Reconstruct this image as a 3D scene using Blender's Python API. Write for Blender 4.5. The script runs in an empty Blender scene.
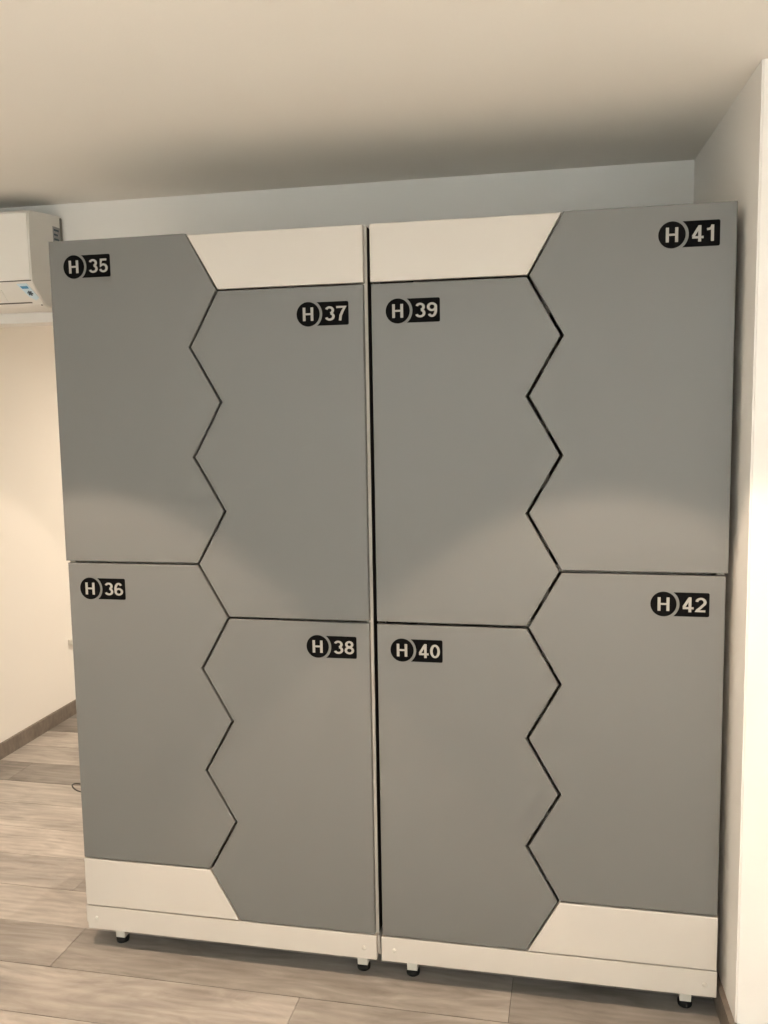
import bpy, bmesh, math, random
from mathutils import Matrix, Vector
C = bpy.context.scene.collection
S = 1.1                      # survey units -> metres
ZF = -1.95                   # floor height in survey units (0 = locker top)
random.seed(7)

def V(x, y, z): return Vector((x*S, y*S, (z-ZF)*S))

# ------------------------------------------------------------ materials
def lin(r, g, b):
    f = lambda c: (c/255/12.92) if c/255 <= .04045 else ((c/255+.055)/1.055)**2.4
    return (f(r), f(g), f(b), 1)

def mat(name, col, rough=.6, spec=.5, noise=None, bump=None, metal=0, coat=0):
    m = bpy.data.materials.new(name); m.use_nodes = True
    nt = m.node_tree; b = nt.nodes['Principled BSDF']
    b.inputs['Base Color'].default_value = col
    b.inputs['Roughness'].default_value = rough
    b.inputs['Metallic'].default_value = metal
    b.inputs['Specular IOR Level'].default_value = spec
    b.inputs['Coat Weight'].default_value = coat
    tc = nt.nodes.new('ShaderNodeTexCoord')
    if noise:
        sc, amt = noise
        n = nt.nodes.new('ShaderNodeTexNoise'); n.inputs['Scale'].default_value = sc
        n.inputs['Detail'].default_value = 4
        nt.links.new(tc.outputs['Object'], n.inputs['Vector'])
        mx = nt.nodes.new('ShaderNodeMix'); mx.data_type = 'RGBA'
        mx.inputs['A'].default_value = [c*(1-amt) for c in col[:3]]+[1]
        mx.inputs['B'].default_value = [min(1, c*(1+amt)) for c in col[:3]]+[1]
        nt.links.new(n.outputs['Fac'], mx.inputs['Factor'])
        nt.links.new(mx.outputs['Result'], b.inputs['Base Color'])
    if bump:
        sc, st = bump
        n2 = nt.nodes.new('ShaderNodeTexNoise'); n2.inputs['Scale'].default_value = sc
        nt.links.new(tc.outputs['Object'], n2.inputs['Vector'])
        bp = nt.nodes.new('ShaderNodeBump'); bp.inputs['Strength'].default_value = st
        bp.inputs['Distance'].default_value = .002
        nt.links.new(n2.outputs['Fac'], bp.inputs['Height'])
        nt.links.new(bp.outputs['Normal'], b.inputs['Normal'])
    return m

M = {}
M['wall'] = mat('cream_wall_paint', lin(238, 235, 229), .85, .3, (3, .015), (220, .15))
M['ceiling'] = mat('matt_ceiling_paint', lin(240, 236, 228), .9, .2, (2, .015), (180, .15))
M['grey'] = mat('grey_door_laminate', lin(110, 110, 107), .42, .45, (6, .02), (400, .04))
M['white'] = mat('off_white_laminate', lin(200, 194, 185), .45, .45, (5, .015), (400, .03))
M['carcass'] = mat('off_white_board', lin(203, 198, 188), .55, .4, (5, .02))
M['side'] = mat('gap_shade_side_board', lin(58, 52, 44), .8, .2, (10, .03))  # inner side boards coloured dark to paint in the shade of the gap
M['black'] = mat('black_vinyl', lin(7, 7, 8), .75, .08, (30, .1))
M['letter'] = mat('pale_vinyl_lettering', lin(158, 155, 149), .5, .4, (30, .02))
M['rubber'] = mat('black_rubber', lin(20, 19, 18), .7, .3, (40, .1))
M['foot'] = mat('white_metal_foot', lin(215, 210, 200), .4, .5, (20, .02))
M['plastic'] = mat('white_plastic', lin(232, 228, 220), .38, .5, (8, .01))
M['shade'] = mat('dark_plastic_slot', lin(92, 84, 76), .6, .3, (20, .05))
M['rim'] = mat('grey_mounting_rim', lin(120, 118, 108), .6, .3, (20, .05))
M['sticker'] = mat('pale_blue_sticker', lin(214, 232, 240), .4, .4, (20, .02))
M['blue'] = mat('blue_print', lin(70, 140, 180), .5, .4, (20, .05))
M['navy'] = mat('dark_print', lin(48, 66, 78), .5, .4, (20, .05))
M['silver'] = mat('grey_rating_label', lin(150, 148, 146), .5, .4, (120, .35))
M['cap'] = mat('white_screw_cap', lin(205, 200, 190), .45, .45, (20, .01))
M['cable'] = mat('grey_cable_sheath', lin(70, 66, 62), .5, .4, (20, .05))
M['metal'] = mat('brushed_metal_ring', lin(200, 198, 194), .35, .5, (20, .02), metal=.8)

def wood(name, base, dark, usetone=True):
    m = bpy.data.materials.new(name); m.use_nodes = True
    nt = m.node_tree; N = nt.nodes; Lk = nt.links.new; b = N['Principled BSDF']
    tc = N.new('ShaderNodeTexCoord')
    at = N.new('ShaderNodeAttribute'); at.attribute_name = 'plank'
    sep = N.new('ShaderNodeSeparateColor'); Lk(at.outputs['Color'], sep.inputs[0])
    off = N.new('ShaderNodeVectorMath'); off.operation = 'SCALE'; off.inputs['Scale'].default_value = 37
    Lk(at.outputs['Color'], off.inputs[0])
    add = N.new('ShaderNodeVectorMath'); Lk(tc.outputs['Object'], add.inputs[0]); Lk(off.outputs[0], add.inputs[1])
    mp = N.new('ShaderNodeMapping'); mp.inputs['Scale'].default_value = (1.6, 6.5, 6.5); Lk(add.outputs[0], mp.inputs[0])
    n1 = N.new('ShaderNodeTexNoise'); n1.inputs['Scale'].default_value = 2.2; n1.inputs['Detail'].default_value = 9
    n1.inputs['Roughness'].default_value = .62; n1.inputs['Distortion'].default_value = 1.3; Lk(mp.outputs[0], n1.inputs[0])
    mp2 = N.new('ShaderNodeMapping'); mp2.inputs['Scale'].default_value = (2, 5, 5); Lk(add.outputs[0], mp2.inputs[0])
    n2 = N.new('ShaderNodeTexNoise'); n2.inputs['Scale'].default_value = 1.6; n2.inputs['Detail'].default_value = 5; Lk(mp2.outputs[0], n2.inputs[0])
    wv = N.new('ShaderNodeTexWave'); wv.bands_direction = 'Y'; wv.inputs['Scale'].default_value = 5
    wv.inputs['Distortion'].default_value = 9; wv.inputs['Detail'].default_value = 3; wv.inputs['Detail Scale'].default_value = .8
    mp3 = N.new('ShaderNodeMapping'); mp3.inputs['Scale'].default_value = (.5, 2.2, 2); Lk(add.outputs[0], mp3.inputs[0]); Lk(mp3.outputs[0], wv.inputs[0])
    s1 = N.new('ShaderNodeMath'); s1.operation = 'MULTIPLY_ADD'; s1.inputs[1].default_value = .62
    Lk(n1.outputs['Fac'], s1.inputs[0])
    s2 = N.new('ShaderNodeMath'); s2.operation = 'MULTIPLY_ADD'; s2.inputs[1].default_value = .38
    Lk(n2.outputs['Fac'], s2.inputs[0])
    s3 = N.new('ShaderNodeMath'); s3.operation = 'MULTIPLY'; s3.inputs[1].default_value = .05; Lk(wv.outputs['Fac'], s3.inputs[0])
    Lk(s3.outputs[0], s2.inputs[2]); Lk(s2.outputs[0], s1.inputs[2])
    rp = N.new('ShaderNodeValToRGB'); rp.color_ramp.elements[0].position = .3; rp.color_ramp.elements[1].position = .74
    rp.color_ramp.elements[0].color = dark; rp.color_ramp.elements[1].color = base
    Lk(s1.outputs[0], rp.inputs[0])
    br = N.new('ShaderNodeMix'); br.data_type = 'RGBA'; br.blend_type = 'MULTIPLY'; br.inputs['Factor'].default_value = 1
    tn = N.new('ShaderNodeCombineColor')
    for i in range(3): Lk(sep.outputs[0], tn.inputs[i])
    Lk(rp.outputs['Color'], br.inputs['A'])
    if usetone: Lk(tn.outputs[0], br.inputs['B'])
    else: br.inputs['B'].default_value = (1, 1, 1, 1)
    Lk(br.outputs['Result'], b.inputs['Base Color'])
    b.inputs['Roughness'].default_value = .5; b.inputs['Specular IOR Level'].default_value = .35
    bp = N.new('ShaderNodeBump'); bp.inputs['Strength'].default_value = .15; bp.inputs['Distance'].default_value = .001
    Lk(n1.outputs['Fac'], bp.inputs['Height']); Lk(bp.outputs['Normal'], b.inputs['Normal'])
    return m
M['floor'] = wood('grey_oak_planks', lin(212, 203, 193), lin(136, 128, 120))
M['seam'] = mat('plank_seam', lin(72, 62, 52), .8, .2, (30, .05))
M['base'] = wood('grey_oak_baseboard', lin(138, 128, 118), lin(96, 88, 80), False)

# ------------------------------------------------------------ mesh helpers
def obj(name, bm, mats, parent=None, smooth=False):
    me = bpy.data.meshes.new(name)
    bmesh.ops.recalc_face_normals(bm, faces=bm.faces[:])
    bm.to_mesh(me); bm.free()
    for m in (mats if isinstance(mats, (list, tuple)) else [mats]): me.materials.append(m)
    if smooth:
        for p in me.polygons: p.use_smooth = True
    o = bpy.data.objects.new(name, me); C.objects.link(o)
    if parent:
        o.parent = parent
        o.matrix_parent_inverse = Matrix.Translation(-abs_loc(parent))
    return o

def abs_loc(o):
    v = o.location.copy()
    while o.parent:
        v = v + o.matrix_parent_inverse.translation + o.parent.location; o = o.parent
    return v

def empty(name, p):
    o = bpy.data.objects.new(name, None); o.location = p; o.empty_display_size = .1; C.objects.link(o); return o

def tag(o, label, cat, group=None):
    o['label'] = label; o['category'] = cat
    if group: o['group'] = group
    return o

def box(bm, x0, y0, z0, x1, y1, z1, bev=0, mi=0):
    vs = [bm.verts.new(V(x, y, z)) for x in (x0, x1) for y in (y0, y1) for z in (z0, z1)]
    fs = []
    for q in ((0, 1, 3, 2), (4, 6, 7, 5), (0, 4, 5, 1), (2, 3, 7, 6), (0, 2, 6, 4), (1, 5, 7, 3)):
        f = bm.faces.new([vs[i] for i in q]); f.material_index = mi; fs.append(f)
    if bev:
        es = list({e for f in fs for e in f.edges})
        bmesh.ops.bevel(bm, geom=es, offset=bev*S, segments=2, affect='EDGES', profile=.5)
    return bm

def bxobj(name, b, m, parent=None, bev=0):
    bm = bmesh.new(); box(bm, *b, bev=bev); return obj(name, bm, m, parent)

def inset(poly, d):
    n = len(poly); area = sum(poly[i][0]*poly[(i+1) % n][1]-poly[(i+1) % n][0]*poly[i][1] for i in range(n))
    s = 1 if area > 0 else -1
    out = []
    for i in range(n):
        p0, p1, p2 = poly[i-1], poly[i], poly[(i+1) % n]
        def nrm(a, b):
            dx, dy = b[0]-a[0], b[1]-a[1]; l = math.hypot(dx, dy); return (-dy/l*s, dx/l*s)
        n1, n2 = nrm(p0, p1), nrm(p1, p2)
        k = d/(1+n1[0]*n2[0]+n1[1]*n2[1])
        out.append((p1[0]+(n1[0]+n2[0])*k, p1[1]+(n1[1]+n2[1])*k))
    return out

def slab(bm, poly, y0, y1, bev=.0015):
    """board with (x, z) outline, front face at y0, softened front and back arrises"""
    rings = [(inset(poly, bev), y0), (poly, y0+bev), (poly, y1-bev), (inset(poly, bev), y1)]
    R = [[bm.verts.new(V(x, y, z)) for x, z in r] for r, y in rings]
    n = len(poly)
    bm.faces.new(R[0]); bm.faces.new(R[-1][::-1])
    for a, b in zip(R, R[1:]):
        for i in range(n): bm.faces.new((a[i], a[(i+1) % n], b[(i+1) % n], b[i]))

def lathe_y(bm, cx, cz, prof, n=32, mi=0):
    """prof: (radius, y) list; spun about an axis parallel to y"""
    rings = []
    for r, y in prof:
        rings.append([bm.verts.new(V(cx+r*math.cos(t*2*math.pi/n), y, cz+r*math.sin(t*2*math.pi/n))) for t in range(n)])
    for a, b in zip(rings, rings[1:]):
        for i in range(n): bm.faces.new((a[i], a[(i+1) % n], b[(i+1) % n], b[i])).material_index = mi
    bm.faces.new(rings[0]).material_index = mi; bm.faces.new(rings[-1]).material_index = mi

def lathe_z(bm, cx, cy, prof, n=24, mi=0):
    rings = []
    for r, z in prof:
        rings.append([bm.verts.new(V(cx+r*math.cos(t*2*math.pi/n), cy+r*math.sin(t*2*math.pi/n), z)) for t in range(n)])
    for a, b in zip(rings, rings[1:]):
        for i in range(n): bm.faces.new((a[i], a[(i+1) % n], b[(i+1) % n], b[i])).material_index = mi
    bm.faces.new(rings[0]).material_index = mi; bm.faces.new(rings[-1]).material_index = mi

def flat(bm, poly, y0, y1, mi):
    a = [bm.verts.new(V(x, y0, z)) for x, z in poly]; b = [bm.verts.new(V(x, y1, z)) for x, z in poly]
    n = len(poly)
    bm.faces.new(a).material_index = mi; bm.faces.new(b).material_index = mi
    for i in range(n): bm.faces.new((a[i], a[(i+1) % n], b[(i+1) % n], b[i])).material_index = mi

# ------------------------------------------------------------ lettering strokes (box 0.56 x 1)
def arc(cx, cy, rx, ry, a0, a1, n=14):
    return [(cx+rx*math.cos(math.radians(a0+(a1-a0)*i/n)), cy+ry*math.sin(math.radians(a0+(a1-a0)*i/n))) for i in range(n+1)]
def loop(cx, cy, rx, ry): return arc(cx, cy, rx, ry, 0, 360, 24)[:-1]
GL = {
 'H': [([(.08, 0), (.08, 1)], 0), ([(.50, 0), (.50, 1)], 0), ([(.08, .51), (.50, .51)], 0)],
 '0': [(loop(.28, .5, .2, .415), 1)],
 '1': [([(.34, 0), (.34, 1)], 0), ([(.08, .735), (.2, .75), (.29, .80), (.335, .93)], 0)],
 '2': [(arc(.28, .68, .2, .235, 172, -35)+[(.2, .24), (.12, .16), (.08, .085), (.50, .085)], 0)],
 '3': [(arc(.27, .715, .185, .2, 160, -75), 0), (arc(.275, .30, .205, .215, 75, -160), 0)],
 '4': [([(.37, 0), (.37, 1)], 0), ([(.35, .93), (.07, .34)], 0), ([(.02, .27), (.55, .27)], 0)],
 '5': [([(.49, .915), (.16, .915), (.115, .48)]+arc(.275, .33, .205, .245, 130, -160), 0)],
 '6': [(loop(.28, .305, .2, .22), 1), (arc(.285, .5, .205, .415, 42, 205), 0)],
 '7': [([(.03, .915), (.50, .915), (.36, .62), (.26, .35), (.22, 0)], 0)],
 '8': [(loop(.28, .73, .165, .185), 1), (loop(.28, .295, .2, .21), 1)],
 '9': [(loop(.28, .695, .2, .22), 1), (arc(.275, .5, .205, .415, 222, 385), 0)],
}
def ribbon(bm, pts, closed, w, tf, y0, y1, mi):
    n = len(pts); L, Rr = [], []
    for i in range(n):
        if closed: a, b, c = pts[i-1], pts[i], pts[(i+1) % n]
        else: a, b, c = pts[max(i-1, 0)], pts[i], pts[min(i+1, n-1)]
        def u(p, q):
            d = math.hypot(q[0]-p[0], q[1]-p[1]) or 1; return ((q[0]-p[0])/d, (q[1]-p[1])/d)
        d1 = u(a, b) if a != b else u(b, c); d2 = u(b, c) if b != c else d1
        tx, ty = d1[0]+d2[0], d1[1]+d2[1]; l = math.hypot(tx, ty) or 1; nx, ny = -ty/l, tx/l
        k = min(1.6, 1/max(.3, nx*-d1[1]+ny*d1[0]))
        L.append((b[0]+nx*w/2*k, b[1]+ny*w/2*k)); Rr.append((b[0]-nx*w/2*k, b[1]-ny*w/2*k))
    mk = lambda p, y: bm.verts.new(V(*(lambda q: (q[0], y, q[1]))(tf(p))))
    A = [mk(p, y0) for p in L]; B = [mk(p, y0) for p in Rr]
    A2 = [mk(p, y1) for p in L]; B2 = [mk(p, y1) for p in Rr]
    for i in range(n if closed else n-1):
        j = (i+1) % n
        for q in ((A[i], A[j], B[j], B[i]), (A2[i], A2[j], B2[j], B2[i]), (A[i], A[j], A2[j], A2[i]), (B[i], B[j], B2[j], B2[i])):
            bm.faces.new(q).material_index = mi
def glyph(bm, ch, x, z, w, h, y0, y1, mi):
    for k, (pts, closed) in enumerate(GL[ch]):
        ribbon(bm, pts, closed, .138, lambda p: (x+p[0]/.56*w, z+p[1]*h), y0-.0002*k, y1, mi)

def badge(num, cx, cz, parent):
    bm = bmesh.new()
    lathe_y(bm, cx, cz, [(.0293, -.0007), (.0297, -.0003), (.0297, .0002)], 48, 0)
    R_, hh, xr, cr = .0362, .0285, .1030, .004
    a0 = math.degrees(math.asin(hh/R_))
    poly = arc(0, 0, R_, R_, a0, -a0, 20)
    poly += arc(xr-cr, -hh+cr, cr, cr, -90, 0, 5)+arc(xr-cr, hh-cr, cr, cr, 0, 90, 5)
    flat(bm, [(cx+px, cz+pz) for px, pz in poly], -.0007, .0002, 0)
    glyph(bm, 'H', cx-.0138, cz-.0162, .0268, .0324, -.0012, -.0006, 1)
    for k, ch in enumerate(str(num)):
        glyph(bm, ch, cx+.0425+k*.0285, cz-.0178, .0258, .0356, -.0012, -.0006, 1)
    return obj('number_plate', bm, [M['black'], M['letter']], parent)

# ------------------------------------------------------------ lockers
H = .14; A0 = .3797; D = .0795; W = .838; GAP = .0138; PL = .0683; TOT = 2*W+GAP
def zig(i): return (A0+(D if i % 2 else 0), -i*H)
shapes = {
 'upper_outer': [(0, 0)]+[zig(i) for i in range(0, 7)]+[(0, -6*H)],
 'upper_inner': [zig(i) for i in range(1, 8)]+[(W, -7*H), (W, -H)],
 'lower_outer': [(0, -6*H)]+[zig(i) for i in range(6, 13)]+[(0, -12*H)],
 'lower_inner': [zig(i) for i in range(7, 14)]+[(W, -13*H), (W, -7*H)],
 'fill_top': [zig(0), zig(1), (W, -H), (W, 0)],
 'fill_low': [(0, -12*H), zig(12), zig(13), (0, -13*H)],
}
g = .0030
def locker(name, mirror, numbers, label, lab):
    fx = (lambda x: TOT-x) if mirror else (lambda x: x)
    def bb(x0, x1): a, b = fx(x0), fx(x1); return (min(a, b), max(a, b))
    root = empty(name, V(fx(W/2), .27, ZF)); tag(root, label, 'locker', 'hexagon-edged double lockers')
    xo, xi = (-.003, W+.0036) if not mirror else (.004, W-.004)
    zt, zb = -.002, -13*H-.008
    bm = bmesh.new()
    a, b = bb(xo, xo+.018); box(bm, a, .021, zb, b, .50, zt, .0008)
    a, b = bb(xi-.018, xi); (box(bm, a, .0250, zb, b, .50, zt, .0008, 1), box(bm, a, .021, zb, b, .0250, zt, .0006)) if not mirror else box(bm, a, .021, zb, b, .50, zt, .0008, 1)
    a, b = bb(xo+.018, xi-.018)
    box(bm, a, .021, zt-.018, b, .50, zt); box(bm, a, .021, zb, b, .50, zb+.018)
    box(bm, a, .488, zb+.018, b, .50, zt-.018)
    obj('carcass', bm, [M['carcass'], M['side']], root)
    # inner partition follows the middle of the zigzag, shelves behind the horizontal joints
    bm = bmesh.new()
    xm = A0+D/2; a, b = bb(xm-.009, xm+.009); box(bm, a, .075, zb+.018, b, .488, zt-.018)
    obj('partition', bm, M['carcass'], root)
    for (s0, s1, zz) in ((xo+.018, xm-.009, -6*H), (xm+.009, xi-.018, -7*H)):
        a, b = bb(s0, s1); bxobj('shelf', (a, .05, zz-.009, b, .488, zz+.009), M['carcass'], root)
    for key, num in numbers.items():
        poly = [(fx(x), z) for x, z in inset(shapes[key], g if not mirror else g*1.2)]
        if num == 41: poly = [(x+.0045 if x > TOT-.01 else x, z+.004 if z > -.01 else z) for x, z in poly]
        if num == 35: poly = [(x-.005 if x < .01 else x, z+.005 if z > -.01 else z) for x, z in poly]
        bm = bmesh.new(); slab(bm, poly, 0, .018)
        d = obj('door', bm, M['grey'], root)
        d['label'] = 'grey door numbered H %d' % num
        cx, cz = lab[num]; badge(num, cx, cz, d)
    for key in ('fill_top', 'fill_low'):
        poly = [(fx(x), z) for x, z in inset(shapes[key], g*.6)]
        bm = bmesh.new(); slab(bm, poly, 0, .018)
        o = obj('filler_panel', bm, M['white'], root); o['label'] = 'off-white filler panel ' + ('above the shorter door' if key == 'fill_top' else 'below the outer door')
    # plinth: front board, side boards
    zp1, zp0 = -13*H-.0015, -13*H-PL
    px0, px1 = (.004, W+.001) if not mirror else (.001, W-.0005)
    a, b = bb(px0, px1)
    p = bxobj('plinth', (a, -.0005, zp0, b, .0175, zp1), M['white'], root, .001)
    for xs in ((px0-.015, px0+.001), (px1-.006, px1+.0065)) if not mirror else ((px0+.002, px0+.014), (px1-.014, px1-.001)):
        a, b = bb(*xs); bxobj('plinth_side', (a, .0180, zp0+.006, b, .50, zb-.001), M['white'], root, .0008)
    for xx in (px0+.028, px1-.034):
        bm = bmesh.new(); lathe_y(bm, fx(xx), (zp0+zp1)/2-.002, [(.0045, -.0022), (.0062, -.0014), (.0064, .0005)], 20)
        obj('screw_cap', bm, M['cap'], p, True)
    for xx in ((.078, W-.048) if not mirror else (.068, W-.074)):
        for yy in (.055, .44):
            bm = bmesh.new(); xc = fx(xx)
            box(bm, xc-.014, yy-.014, ZF+.016, xc+.014, yy+.014, zb-.0005, .001)
            ft = obj('foot', bm, M['foot'], root)
            bm = bmesh.new(); lathe_z(bm, xc, yy, [(.017, ZF+.0003), (.018, ZF+.004), (.018, ZF+.012), (.012, ZF+.016)])
            obj('rubber_pad', bm, M['rubber'], ft, True)
    return root

LAB = {35: (.0675, -.0655), 36: (.0655, -.9115), 37: (.6955, -.2095), 38: (.6985, -1.0470),
       39: (.9205, -.2100), 40: (.9190, -1.0480), 41: (1.5520, -.0660), 42: (1.5480, -.9120)}
locker('locker', False, {'upper_outer': 35, 'upper_inner': 37, 'lower_outer': 36, 'lower_inner': 38},
       'grey and off-white locker with zigzag doors H 35 to H 38, nearest the air conditioner', LAB)
locker('locker', True, {'upper_outer': 41, 'upper_inner': 39, 'lower_outer': 42, 'lower_inner': 40},
       'grey and off-white locker with doors H 39 to H 42, beside the right alcove wall', LAB)

# ------------------------------------------------------------ room
XL, XR, YB, YF, YE, ZC = -1.14, 3.3, .68, -4.2, 3.1, .262
def struct(o): o['kind'] = 'structure'; return o

# floor: one mesh of planks over a dark seam bed
bm = bmesh.new(); cl = bm.loops.layers.float_color.new('plank')
box(bm, XL-.1, YF-.1, ZF-.05, XR+.1, YE+.1, ZF-.004, mi=1)
pitch = .188; y = -.099-pitch*22; row = -22
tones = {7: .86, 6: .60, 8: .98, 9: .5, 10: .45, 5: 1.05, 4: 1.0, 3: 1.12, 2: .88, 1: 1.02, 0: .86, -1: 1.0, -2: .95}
while y < YE:
    x = -1.9-random.random()*1.1
    if row == 0: x = -.06-1.25
    if row == -1: x = .656-2*1.25
    while x < XR:
        x2 = x+1.25; t = tones.get(row, .9+random.random()*.12)*(1+random.uniform(-.03, .03))
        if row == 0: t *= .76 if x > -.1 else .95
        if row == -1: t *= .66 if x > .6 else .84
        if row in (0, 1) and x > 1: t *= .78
        nf = len(bm.faces)
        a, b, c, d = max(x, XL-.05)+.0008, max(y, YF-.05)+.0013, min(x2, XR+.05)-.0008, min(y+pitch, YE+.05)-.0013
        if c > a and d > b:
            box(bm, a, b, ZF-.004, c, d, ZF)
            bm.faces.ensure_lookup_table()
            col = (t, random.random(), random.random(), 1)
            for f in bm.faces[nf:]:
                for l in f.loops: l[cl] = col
        x = x2
    y += pitch; row += 1
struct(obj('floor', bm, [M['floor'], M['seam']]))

struct(bxobj('ceiling', (XL-.1, YF-.1, ZC, XR+.1, YE+.1, ZC+.1), M['ceiling']))
struct(bxobj('wall_left', (XL-.12, YF-.1, ZF-.05, XL, YE+.1, ZC+.05), M['wall']))
# wall_back: lintel over the passage opening on the left, full height behind the lockers
bm = bmesh.new(); XJ = -.16; ZL = -.127; TH = .12
pl = [(XL-.02, ZL), (XJ, ZL), (XJ, ZF-.04), (1.70, ZF-.04), (1.70, ZC+.04), (XL-.02, ZC+.04)]
flat(bm, pl, YB, YB+TH, 0)
struct(obj('wall_back', bm, M['wall']))
# wall_right: slightly splayed alcove return and the pier that faces the room
bm = bmesh.new()
xc, yc = 1.7165, -.098
pl = [(xc, yc), (1.674, YB+.02), (1.674, YB+TH), (XR+.1, YB+TH), (XR+.1, yc)]
vs0 = [bm.verts.new(V(x, y, ZF-.04)) for x, y in pl]; vs1 = [bm.verts.new(V(x, y, ZC+.04)) for x, y in pl]
bm.faces.new(vs0); bm.faces.new(vs1)
for i in range(5): bm.faces.new((vs0[i], vs0[(i+1) % 5], vs1[(i+1) % 5], vs1[i]))
bm.edges.ensure_lookup_table()
ed = [e for e in bm.edges if all((v.co-V(xc, yc, v.co.z/S+ZF)).length < 1e-4 for v in e.verts)]
bmesh.ops.bevel(bm, geom=ed, offset=.004, segments=3, affect='EDGES')
struct(obj('wall_right', bm, M['wall']))
struct(bxobj('wall_side', (XR, YF-.1, ZF-.05, XR+.12, yc, ZC+.05), M['wall']))
struct(bxobj('wall_front', (XL-.1, YF-.12, ZF-.05, XR+.1, YF, ZC+.05), M['wall']))
struct(bxobj('wall_far', (XL-.1, YE, ZF-.05, 1.4, YE+.12, ZC+.05), M['wall']))
struct(bxobj('wall_passage', (1.2, YB+TH, ZF-.05, 1.32, YE+.1, ZC+.05), M['wall']))
BH = .068
bm = bmesh.new(); box(bm, XL-.005, YF, ZF-.003, XL+.012, YE, ZF+BH, .0015); struct(obj('baseboard_left', bm, M['base']))
bm = bmesh.new()
a, b, t = (xc, yc), (1.6765, .66), .0125
pl = [(a[0]-t, a[1]-t), (a[0]+.003, a[1]-t), (a[0]+.003, a[1]+.01), (b[0]+.003, b[1]), (b[0]-t, b[1])]
pl = [(a[0]-t, a[1]-t), (XR, a[1]-t), (XR, a[1]+.003), (a[0]+.003, a[1]+.003), (b[0]+.003, b[1]), (b[0]-t, b[1])]
v0 = [bm.verts.new(V(x, y, ZF-.003)) for x, y in pl]; v1 = [bm.verts.new(V(x, y, ZF+BH)) for x, y in pl]
bm.faces.new(v0); bm.faces.new(v1)
for i in range(len(pl)): bm.faces.new((v0[i], v0[(i+1) % len(pl)], v1[(i+1) % len(pl)], v1[i]))
struct(obj('baseboard_right', bm, M['base']))

# ------------------------------------------------------------ air conditioner
ac = empty('air_conditioner', V(-.75, YB, -.08))
tag(ac, 'white wall-mounted split air conditioner above the passage opening, left of the lockers', 'air conditioner')
x0, x1 = -1.125, -.367
prof = [(.676, .220), (.60, .214), (.500, .206), (.492, .203), (.488, .196), (.487, .10), (.487, -.016), (.4885, -.0195), (.552, -.083), (.566, -.0885), (.592, -.0915), (.640, -.093), (.676, -.093)]
bm = bmesh.new()
va = [bm.verts.new(V(x0, y, z)) for y, z in prof]; vb = [bm.verts.new(V(x1, y, z)) for y, z in prof]
bm.faces.new(va); bm.faces.new(vb)
for i in range(len(prof)):
    j = (i+1) % len(prof); bm.faces.new((va[i], va[j], vb[j], vb[i]))
es = [e for e in bm.edges if abs(e.verts[0].co.x-e.verts[1].co.x) < 1e-6]
bmesh.ops.bevel(bm, geom=es, offset=.003, segments=2, affect='EDGES')
obj('casing', bm, M['plastic'], ac)
# mounting rim between the casing and the wall
bm = bmesh.new(); box(bm, x0-.002, .668, -.078, x1+.005, .6795, .216, .006); obj('mounting_rim', bm, M['rim'], ac)
# front panel, lower flap
bxobj('front_panel', (x0+.006, .4835, -.013, x1-.004, .4868, .196), M['plastic'], ac, .0012)
def strip(bm, xa, xb, pa, pb, off, mi=0, n=1):
    (ya, za), (yb, zb_) = pa, pb
    dy, dz = yb-ya, zb_-za; l = math.hypot(dy, dz); ny, nz = (dz/l, -dy/l)
    if ny > 0: ny, nz = -ny, -nz
    v = [V(x, y+ny*o, z+nz*o) for x in (xa, xb) for (y, z) in (pa, pb) for o in (off, 0)]
    v = [bm.verts.new(p) for p in v]
    for q in ((0, 1, 3, 2), (4, 6, 7, 5), (0, 4, 5, 1), (2, 3, 7, 6), (0, 2, 6, 4), (1, 5, 7, 3)):
        bm.faces.new([v[i] for i in q]).material_index = mi
bm = bmesh.new(); strip(bm, x0+.004, x1-.002, (.4868, -.0135), (.4868, -.0165), .0012); obj('panel_joint', bm, M['shade'], ac)
bm = bmesh.new(); strip(bm, x0+.02, x1-.125, (.4925, -.0235), (.5415, -.0725), .0018); obj('air_flap', bm, M['plastic'], ac)
bm = bmesh.new(); strip(bm, x0+.02, x1-.04, (.5443, -.0753), (.5473, -.0783), .0010); obj('flap_slot', bm, M['shade'], ac)
ud = Vector((0, .552-.4885, -.083+.0195)); uz = ud.normalized(); nn = Vector((0, uz.z, -uz.y)); ux = Vector((1, 0, 0))
def fp(x, t, o): return Vector((x, .4885, -.0195))+ud*t+nn*o
def plate(bm, pts, o0, o1):
    lo = [bm.verts.new(V(*fp(x, t, o0))) for x, t in pts]; hi = [bm.verts.new(V(*fp(x, t, o1))) for x, t in pts]; n = len(pts)
    bm.faces.new(lo); bm.faces.new(hi)
    for i in range(n): bm.faces.new((lo[i], lo[(i+1) % n], hi[(i+1) % n], hi[i]))
bm = bmesh.new(); plate(bm, [(x1-.058, .05), (x1-.022, .05), (x1-.006, .70), (x1-.020, .80), (x1-.038, .62)], -.0002, .0022)
st = obj('display_sticker', bm, M['sticker'], ac); st['label'] = 'pale blue display sticker'
bm = bmesh.new(); plate(bm, [(x1-.050, .15), (x1-.024, .15), (x1-.022, .26), (x1-.046, .26)], .0020, .0027)
obj('printed_word', bm, M['blue'], st)
bm = bmesh.new()   # six-armed snow symbol drawn as crossing bars
for k in range(3):
    a = math.radians(60*k+15); L0 = ud.length; cx, ct = x1-.027, .47
    dx, dt = math.cos(a)*.0098, math.sin(a)*.0098/L0; ex, et = -math.sin(a)*.0026, math.cos(a)*.0026/L0
    plate(bm, [(cx+dx*s_+ex*t_, ct+dt*s_+et*t_) for s_, t_ in ((-1, -1), (1, -1), (1, 1), (-1, 1))], .0020, .0026+k*.0003)
obj('snow_symbol', bm, M['navy'], st)
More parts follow.
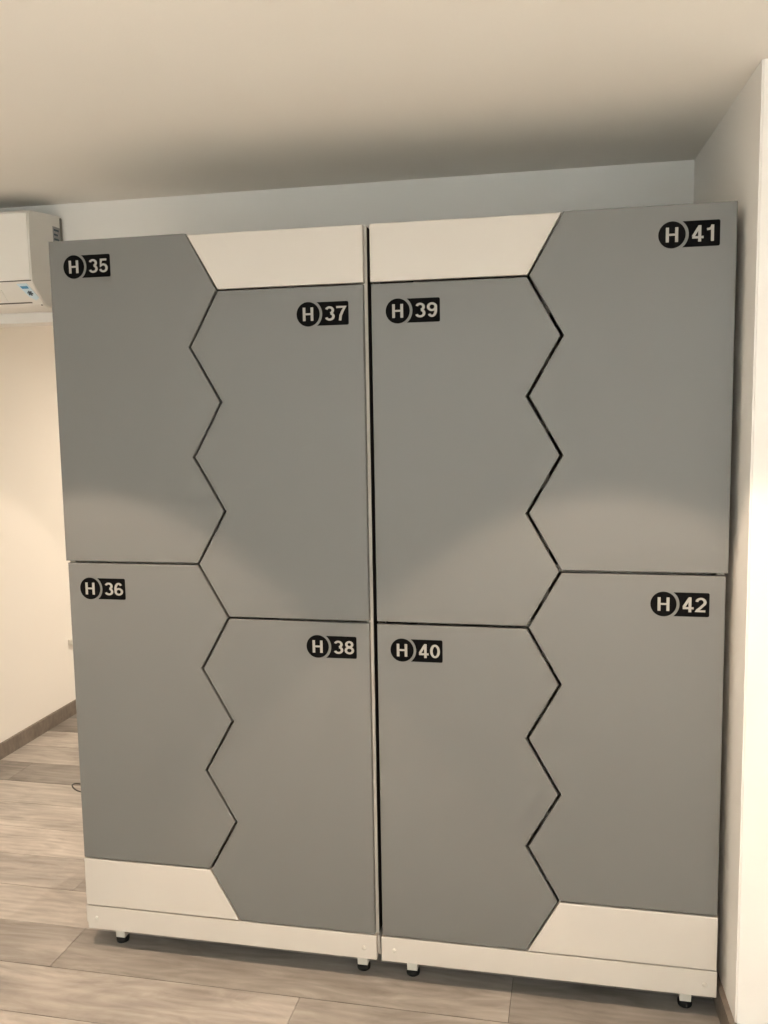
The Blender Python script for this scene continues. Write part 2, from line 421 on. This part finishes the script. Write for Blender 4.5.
bm = bmesh.new(); lathe_z(bm, x1-.012, .556, [(.003, -.0862), (.003, -.075)], 12); obj('sensor_dot', bm, M['shade'], ac)
rl = bxobj('rating_label', (x1-.0002, .624, .085, x1+.0006, .668, .180), M['silver'], ac); rl['label'] = 'grey printed rating label on the end'
bm = bmesh.new()
for k in range(5): box(bm, x1+.0005, .630, .166-k*.015, x1+.0009, .660-(k % 2)*.006, .172-k*.015)
obj('label_print', bm, M['navy'], rl)

# ------------------------------------------------------------ small things by the passage wall
fit = empty('wall_socket', V(XL, 1.81, -1.58)); tag(fit, 'small white fitting projecting from the left wall, half hidden by the left locker', 'wall fitting')
bxobj('base_plate', (XL+.0003, 1.828, -1.594, XL+.006, 1.89, -1.562), M['plastic'], fit, .003)
bm = bmesh.new(); box(bm, XL+.010, 1.832, -1.590, XL+.026, 1.88, -1.566, .003); obj('cover', bm, M['plastic'], fit)

bm = bmesh.new()
pts = []
for i in range(25):
    a = math.radians(60+i*12); pts.append(Vector((-.596+.034*math.cos(a), .985+.036*math.sin(a), ZF+.0035+.012*(1-math.cos(math.radians(i*15))))))
pts.append(Vector((-.54, .975, ZF+.004)))
for i in range(1, 9): pts.append(Vector((-.54+.045*i, .975+.02*math.sin(i*1.1), ZF+.0035)))
prev = None
for i, p in enumerate(pts):
    t = (pts[min(i+1, len(pts)-1)]-pts[max(i-1, 0)]).normalized(); s = t.cross(Vector((0, 0, 1))).normalized(); u = s.cross(t)
    ring = [bm.verts.new(V(*(p+(s*math.cos(k*math.pi/4)+u*math.sin(k*math.pi/4))*.003))) for k in range(8)]
    if prev:
        for k in range(8): bm.faces.new((prev[k], prev[(k+1) % 8], ring[(k+1) % 8], ring[k]))
    else: bm.faces.new(ring)
    prev = ring
bm.faces.new(prev)
tag(obj('cable', bm, M['cable'], None, True), 'thin grey cable loop lying on the plank floor behind the left locker', 'cable')

# ------------------------------------------------------------ lighting: recessed downlights, plus added fill lamps
lamp_m = bpy.data.materials.new('lit_lens'); lamp_m.use_nodes = True
bs = lamp_m.node_tree.nodes['Principled BSDF']; bs.inputs['Emission Color'].default_value = (1, .8, .6, 1); bs.inputs['Emission Strength'].default_value = 6
WARM = (1.0, .83, .66)
def down(x, y, label, e=60, size=75, blend=.12, col=WARM):
    r = empty('downlight', V(x, y, ZC)); tag(r, label, 'light', 'recessed ceiling downlights')
    bm = bmesh.new(); lathe_z(bm, x, y, [(.045, ZC-.0003), (.045, ZC-.004), (.036, ZC-.006), (.034, ZC-.003), (.034, ZC-.0003)], 32); obj('trim_ring', bm, M['metal'], r, True)
    bm = bmesh.new(); lathe_z(bm, x, y, [(.033, ZC-.0062), (.033, ZC-.0068)], 32); obj('lens', bm, lamp_m, r)
    L = bpy.data.lights.new('downlight_beam', 'SPOT'); L.energy = e; L.color = col; L.spot_size = math.radians(size); L.spot_blend = blend; L.shadow_soft_size = .03
    o = bpy.data.objects.new('downlight_beam', L); C.objects.link(o); o.location = V(x, y, ZC-.014)
W1 = (1.0, .76, .56); W2 = (1.0, .86, .73); W3 = (1.0, 1.0, .98)
down(.08, -.66, 'recessed downlight in the ceiling in front of the left locker', 116, col=W1)
down(1.42, -.66, 'recessed downlight in the ceiling in front of the right locker', 114, col=W1)
down(2.76, -.66, 'recessed downlight in the ceiling in front of the right pier', 2, col=W1)
down(-.39, 1.2, 'recessed downlight in the passage ceiling, nearest the opening', 36, col=(1, .79, .62))
down(.2, 2.3, 'added unseen fill downlight in the passage ceiling, near the far wall', 205, 165, 1, (1, .85, .69))  # added wide lamp that brightens the passage and its left wall
for j, y in enumerate((-2.0, -3.3)):  # rows added so that floor bounce brightens the ceiling
    for i, x in enumerate((.08, 1.42, 2.76)):
        down(x, y, 'added unseen downlight %s of the %s row, for ceiling bounce' % (('on the left', 'in the middle', 'on the right')[i], ('second', 'third')[j]), (170, 300)[j], col=(W2, W3)[j])
def area(name, loc, rot, sx, sy, e, col):
    L = bpy.data.lights.new(name, 'AREA'); L.shape = 'RECTANGLE'; L.size = sx; L.size_y = sy; L.energy = e; L.color = col
    o = bpy.data.objects.new(name, L); C.objects.link(o); o.location = loc; o.rotation_euler = rot
for i, x in enumerate((.1, 2.1)):  # added unseen lamps: cool fill for the alcove and upper doors
    t = empty('fill_lamp', V(x, -3.0, ZC)); tag(t, 'added cool white fill lamp, unseen, hung just under the ceiling, %s half of the room' % ('left', 'right')[i], 'light', 'added fill lamps')
    bxobj('housing', (x-.62, -3.04, .06, x+.62, -3.0, .17), M['plastic'], t, .004)
    bxobj('rod', (x-.4, -3.023, .17, x-.39, -3.013, ZC-.0005), M['metal'], t); bxobj('rod', (x+.39, -3.023, .17, x+.40, -3.013, ZC-.0005), M['metal'], t)
    area('fill_lamp_light', V(x, -2.995, .115), (math.radians(90), 0, 0), 1.2*S, .09*S, 3.5, (.66, .82, 1.0))
    area('fill_lamp_light', V(x, -3.045, .115), (math.radians(-90), 0, 0), 1.2*S, .09*S, 44, (.82, .94, 1.0))  # added wash on the front wall, bouncing light into the alcove

w = bpy.data.worlds.new('World'); bpy.context.scene.world = w; w.use_nodes = True
w.node_tree.nodes['Background'].inputs[0].default_value = (.5, .5, .5, 1); w.node_tree.nodes['Background'].inputs[1].default_value = .05

# ------------------------------------------------------------ camera
q = [908.3057, 1.3466, -2.1921, -.4471, .2104, -.1117, -.0167]
Rm = Matrix.Rotation(q[4], 3, 'Z') @ Matrix.Rotation(q[5], 3, 'X') @ Matrix(((1, 0, 0), (0, 0, -1), (0, 1, 0))) @ Matrix.Rotation(q[6], 3, 'Z')
cam = bpy.data.cameras.new('camera'); co = bpy.data.objects.new('camera', cam); C.objects.link(co)
co.matrix_world = Matrix.Translation(V(q[1], q[2], q[3])) @ Rm.to_4x4()
cam.sensor_fit = 'HORIZONTAL'; cam.sensor_width = 36; cam.lens = 36*q[0]/768; cam.clip_start = .02
sc = bpy.context.scene; sc.camera = co
vs = sc.view_settings; vs.view_transform = 'Standard'; vs.look = 'None'; vs.gamma = 1; vs.use_curve_mapping = False; vs.exposure = .06
